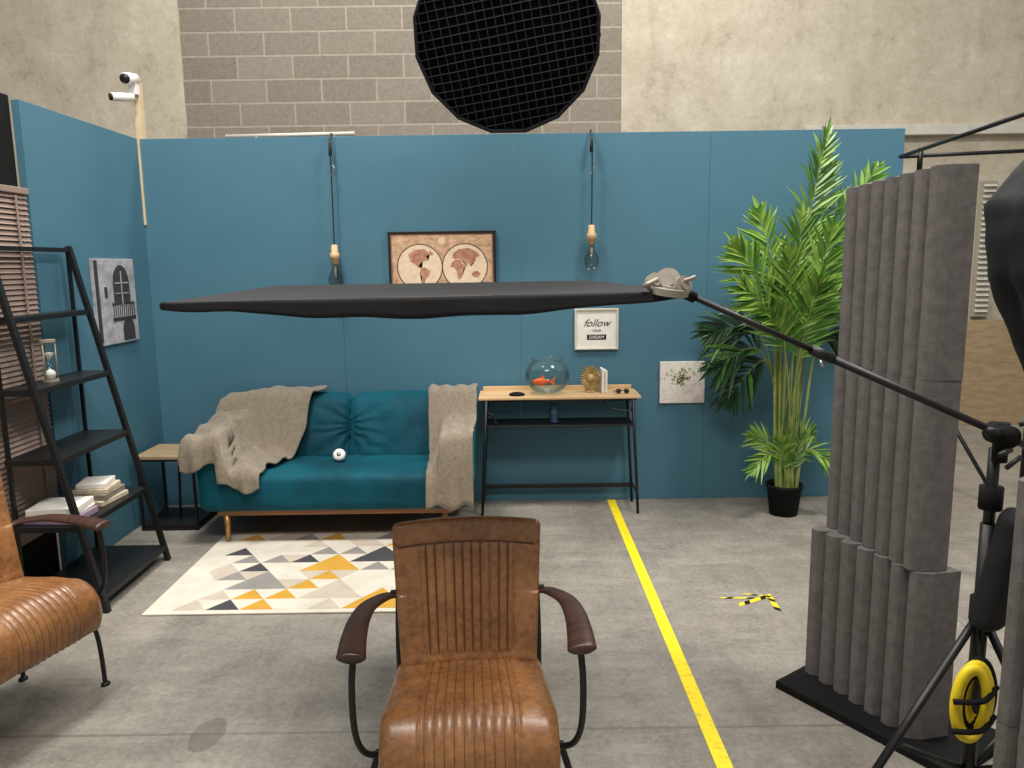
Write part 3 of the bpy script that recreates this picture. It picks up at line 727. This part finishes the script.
for fxy in ((.76,1.78),(1.45,1.62),(1.62,2.06)):
    tube('leg',[(1.225,1.9,.66),(fxy[0],fxy[1],.012)],.011,m_black,g)
    tube('strut',[(1.225,1.9,.20),(1.225+(fxy[0]-1.225)*.52,1.9+(fxy[1]-1.9)*.52,.33)],.008,m_black,g)
g=G('sandbag',(1.235,1.84,.8))
def sb(p,q): return Vector((1.225+q.x*(.85-.25*p.z)*(1+.15*nz(p.x,p.y,p.z*3))+.025*p.z,1.84+q.y,.80+q.z))
gbox('bag',(.038,.04,.16),.035,(14,12,30),sb,m_cloth,g)
g=G('hazard_cable_reel',(1.19,1.78,.42))
for k in range(9):
    P=[]
    for q in range(31):
        a=q/30*math.pi*2; P.append((1.150+(.040-.004*(k%3))*math.cos(a)+.006*k-.012,1.775+.006*k,.475+(.095-.010*(k%3))*math.sin(a)))
    tube('loop',P,.012,m_blackm if k in (2,6) else m_rub_y,g,seg=8)
for zz in (.42,.50): tube('binding',[(1.085,1.76,zz-.01),(1.15,1.745,zz),(1.21,1.79,zz+.01)],.007,m_blackm,g,curve=True)
tube('hook',[(1.17,1.80,.56),(1.2,1.86,.62),(1.225,1.9,.66)],.006,m_blackm,g,curve=True)
# ---------------- foam panels ----------------
def foam(name,par,A,B,z0,z1,T,nr,mat=m_foam,dz=0):
    A=Vector((A[0],A[1],0));B=Vector((B[0],B[1],0));T=Vector((T[0],T[1],0)); n=(-T).normalized(); out=[]
    per=12
    for r in range(nr):
        for k in range(per):
            u=(r+k/per)/nr; ph=k/per
            dep=.042*min(1,abs(math.sin(math.pi*ph))*1.25)**.7
            out.append(A.lerp(B,u)+n*(dep-.045))
    out.append(B-n*.045); prof=out+[B+T,A+T]
    m=len(prof); vs=[];fs=[]
    nzv=6
    for j in range(nzv+1):
        z=z0+(z1-z0)*j/nzv
        vs+= [p+Vector((.0015*nz(i*.3,j),.0015*nz(j,i*.3),z+(dz*min(1,i/(m-2)) if j==nzv else 0))) for i,p in enumerate(prof)]
    for j in range(nzv):
        for i in range(m): fs.append((j*m+i,j*m+(i+1)%m,(j+1)*m+(i+1)%m,(j+1)*m+i))
    fs.append(tuple(range(m))[::-1]); fs.append(tuple(nzv*m+i for i in range(m)))
    return obj(name,vs,fs,mat,par)
g=G('acoustic_foam_screen',(1.25,2.5,0))
foam('tile_bottom',g,(1.09,2.74),(1.275,2.28),.03,.598,(.14,.03),7)
foam('tile_middle',g,(1.155,2.76),(1.255,2.30),.60,1.209,(.118,.015),7)
foam('tile_top',g,(1.165,2.76),(1.255,2.30),1.21,1.82,(.118,.01),7,dz=.03)
vs=[(.97,2.66,.0),(1.33,2.12,0),(1.62,2.30,0),(1.25,2.86,0)]; vs+= [(a,b,.028) for a,b,c in vs]
obj('base_plate',vs,[(3,2,1,0),(4,5,6,7),(0,1,5,4),(1,2,6,5),(2,3,7,6),(3,0,4,7)],m_blackm,g)
g=G('acoustic_foam_screen',(1.15,1.40,0))
foam('tile_top',g,(1.07,1.60),(1.12,1.22),.557,1.11,(.11,.03),6); foam('tile_bottom',g,(1.07,1.60),(1.12,1.22),.03,.555,(.11,.03),6)
box('base_plate',(1.19,1.40,.014),(.36,.46,.026),m_blackm,g)
# ---------------- round grid softbox ----------------
C=Vector((0,3.9,2.66)); nrm=Vector((0,-1,-.33)).normalized()
g=G('round_grid_softbox',C)
ux=Vector((1,0,0)); uy=nrm.cross(ux).normalized(); uy=-uy if uy.z<0 else uy
R_=.445; NS=16
def W(a,b,c=0): return C+ux*a+uy*b+nrm*c
vs=[];fs=[]
for k in range(NS):
    a=2*math.pi*(k+.5)/NS
    for r,c_ in ((R_,.03),(R_*1.01,-.04),(R_*.86,-.22),(R_*.5,-.38),(R_*.15,-.44)): vs.append(W(r*math.cos(a),r*math.sin(a),c_))
for k in range(NS):
    for j in range(4): a=k*5+j;b=((k+1)%NS)*5+j; fs.append((a,b,b+1,a+1))
fs.append(tuple(k*5+4 for k in range(NS)))
obj('shell',vs,fs,m_cloth,g)
obj('diffuser',[W(R_*.99*math.cos(2*math.pi*(k+.5)/NS),R_*.99*math.sin(2*math.pi*(k+.5)/NS),-.035) for k in range(NS)],[tuple(range(NS))],M('softbox_inner',(40,40,41),.8,spec=.2),g)
def gridstrips(an,sp,off0,sh):
    e=Vector((math.cos(an),math.sin(an))); f_=Vector((-e.y,e.x)); vs=[];fs=[]
    for k in range(-13,14):
        off=k*sp+off0; hh=(R_*.985)**2-off*off
        if hh<.002: continue
        hl=math.sqrt(hh); n=30; b0=len(vs)
        for q in range(n+1):
            s=-hl+2*hl*q/n
            for lay,c_ in ((0,-.022),(1,.018)):
                wob=.0035*nz(s*5,k*.7,an)+lay*sh
                p=e*s+f_*(off+wob)
                vs.append(W(p.x,p.y,c_+.014*(1-(p.length/R_)**2)))
        for q in range(n): a=b0+2*q; fs.append((a,a+2,a+3,a+1))
    o=obj('egg_crate_grid',vs,fs,m_grid,g); md=o.modifiers.new('s','SOLIDIFY'); md.thickness=.004; md.offset=0
gridstrips(math.radians(10),.040,0,.012); gridstrips(math.radians(100),.044,.01,-.010)
vs,fs=sweepdata([W(R_*math.cos(2*math.pi*(k+.5)/NS),R_*math.sin(2*math.pi*(k+.5)/NS),.01) for k in range(NS+1)],.010,8); obj('rim',vs,fs,m_grid,g)
tube('suspension_rod',[C-nrm*.4,C-nrm*.45+Vector((0,.05,.4)),C-nrm*.45+Vector((0,.05,2.2))],.015,m_black,g)
# ---------------- right black cloth softbox ----------------
g=G('folded_softbox',(1.08,1.5,1.5))
prof=[(.02,-.40),(.055,-.30),(.095,-.12),(.128,-.02),(.140,.10),(.142,.19),(.10,.27),(.055,.34),(0.01,.37)]
vs=[];fs=[];seg=72
pts=[]
for (r0,z0),(r1,z1) in zip(prof[:-1],prof[1:]):
    for k in range(4): pts.append((r0+(r1-r0)*k/4,z0+(z1-z0)*k/4))
pts.append(prof[-1])
for pr,pz in pts:
    for k in range(seg):
        a=2*math.pi*k/seg; r=pr*(1+.13*abs(math.sin(a*4+pz*1.5))-.06+.10*nz(math.cos(a)*2,math.sin(a)*2,pz*5)+.05*nz(math.cos(a)*6,math.sin(a)*6,pz*12)); vs.append((1.085+r*math.cos(a)+.05*(.3-pz)*(pz<0)*.6,1.5+r*math.sin(a),1.53+pz*.8))
for i in range(len(pts)-1):
    for k in range(seg): fs.append((i*seg+k,i*seg+(k+1)%seg,(i+1)*seg+(k+1)%seg,(i+1)*seg+k))
obj('fabric',vs,fs,m_cloth,g,smooth=True)
tube('pole',[(1.10,1.5,1.82),(1.45,1.5,1.9),(1.5,1.5,1.9)],.012,m_black,g); tube('pole_b',[(1.5,1.5,1.95),(1.5,1.5,0)],.014,m_black,g)
# ---------------- tape ----------------
g=G('yellow_floor_tape',(.655,3.2,0))
box('tape',(.655,2.85,.0012),(.052,4.28,.0016),m_yellow,g,bev=0)
g=G('hazard_tape_mark',(1.15,3.42,0))
def strip(a,b,w):
    a=Vector(a);b=Vector(b); d=(b-a); n=max(3,int(d.length/.03)); s=Vector((-d.y,d.x,0)).normalized()*w/2
    vs=[];fs=[];mi=[]; sk=d.normalized()*.01
    for i in range(n+1): p=a+d*i/n; vs+= [(p-s-sk)+Vector((0,0,.002)),(p+s+sk)+Vector((0,0,.002))]
    for i in range(n): fs.append((2*i,2*i+2,2*i+3,2*i+1)); mi.append(1 if i%3==1 else 0)
    obj('strip',vs,fs,[m_rub_y,m_blackm],g,mi=mi)
strip((.97,3.44,0),(1.13,3.43,0),.014); strip((1.04,3.36,0),(1.22,3.46,.0),.026); strip((1.21,3.45,0),(1.20,3.30,0),.026); strip((1.10,3.48,0),(1.22,3.44,0),.012)
# ---------------- security cameras ----------------
g=G('security_camera',(-2.36,5.08,2.6))
box('post',(-2.355,5.12,2.2),(.04,.05,1.1),m_edge,g,bev=0); box('bracket',(-2.36,5.08,2.70),(.05,.05,.07),m_white,g)
tube('body',[(-2.355,5.05,2.645),(-2.44,4.95,2.63)],.026,m_white,g,seg=18); tube('lens',[(-2.435,4.955,2.631),(-2.448,4.942,2.628)],.021,m_black,g,seg=18)
tube('body_2',[(-2.36,5.10,2.765),(-2.365,4.99,2.745)],.036,m_white,g,seg=18); tube('lens_2',[(-2.365,4.994,2.746),(-2.365,4.975,2.742)],.029,m_black,g,seg=18)
# ---------------- right background ----------------
g=G('wall_conduit',(5,WB-.06,2.72)); box('trunking',(5.2,WB-.045,2.73),(5.0,.08,.09),m_pipe,g)
g=G('wall_vent',(4.40,WB-.05,1.7))
box('frame',(4.42,WB-.03,1.65),(.14,.05,1.25),m_vent,g)
for k in range(24): box('louvre',(4.42,WB-.065,1.08+k*.05),(.12,.03,.006),m_pipe,g,bev=0,rot=(.7,0,0))
g=G('plywood_board',(4.3,WB-.2,0)); box('board',(4.45,WB-.12,.5),(.8,.03,1.0),m_tablewood,g)
g=G('white_ledge_tube',(-1.9,5.6,2.5)); tube('tube',[(-2.02,5.7,2.505),(-1.10,5.7,2.515)],.014,m_pipe,g)
for x in (-1.8,-1.25): tube('support',[(x,5.7,2.50),(x,5.7,0)],.012,m_pipe,g)
g=G('gazebo_frame',(2.6,4.5,2.2))
tube('bar',[(2.38,4.82,2.19),(2.27,3.5,2.20)],.012,m_black,g); tube('bar_2',[(2.38,4.82,2.19),(3.3,4.82,2.22)],.012,m_black,g)
tube('bar_3',[(2.50,4.82,2.1),(2.50,4.82,2.24)],.016,m_black,g); tube('post',[(3.3,4.82,2.24),(3.3,4.82,0)],.016,m_black,g)
g=G('floor_stand_legs',(2.75,4.6,.3))
for a,b in (((2.85,5.2,.75),(2.55,4.7,0)),((2.85,5.2,.75),(3.1,4.7,0)),((2.85,5.2,.75),(2.9,5.7,0)),((2.85,5.2,1.9),(2.85,5.2,.4))): tube('leg',[a,b],.013,m_black,g)
# ---------------- lights ----------------
w=D.worlds.new('w'); sc.world=w; w.use_nodes=True; w.node_tree.nodes['Background'].inputs[0].default_value=(1,.97,.93,1); w.node_tree.nodes['Background'].inputs[1].default_value=.42
def area(name,loc,size,e,col=(1,.96,.90),rot=(0,0,0)):
    l=D.lights.new(name,'AREA'); l.shape='RECTANGLE'; l.size=size[0]; l.size_y=size[1]; l.energy=e; l.color=col
    o=D.objects.new(name,l); sc.collection.objects.link(o); o.location=loc; o.rotation_euler=rot
area('ceiling_light',(-1.5,3.0,5.5),(.9,.9),225); area('ceiling_light',(2.0,3.0,5.5),(.9,.9),190); area('ceiling_light',(0,.3,5.0),(2.2,1.0),180); area('ceiling_light',(0,6.2,5.5),(6,.6),150)
# ---------------- camera ----------------
th=math.radians(8.9); ro=math.radians(.8)
Fd=Vector((0,math.cos(th),-math.sin(th))); R0=Vector((1,0,0)); U0=Vector((0,math.sin(th),math.cos(th)))
Rr=R0*math.cos(ro)-U0*math.sin(ro); Uu=U0*math.cos(ro)+R0*math.sin(ro)
cam=D.cameras.new('camera'); cam.sensor_width=36; cam.lens=27; co=D.objects.new('camera',cam); sc.collection.objects.link(co)
m=Matrix((( Rr.x,Uu.x,-Fd.x,0),(Rr.y,Uu.y,-Fd.y,0),(Rr.z,Uu.z,-Fd.z,1.58),(0,0,0,1)))
co.matrix_world=m; sc.camera=co
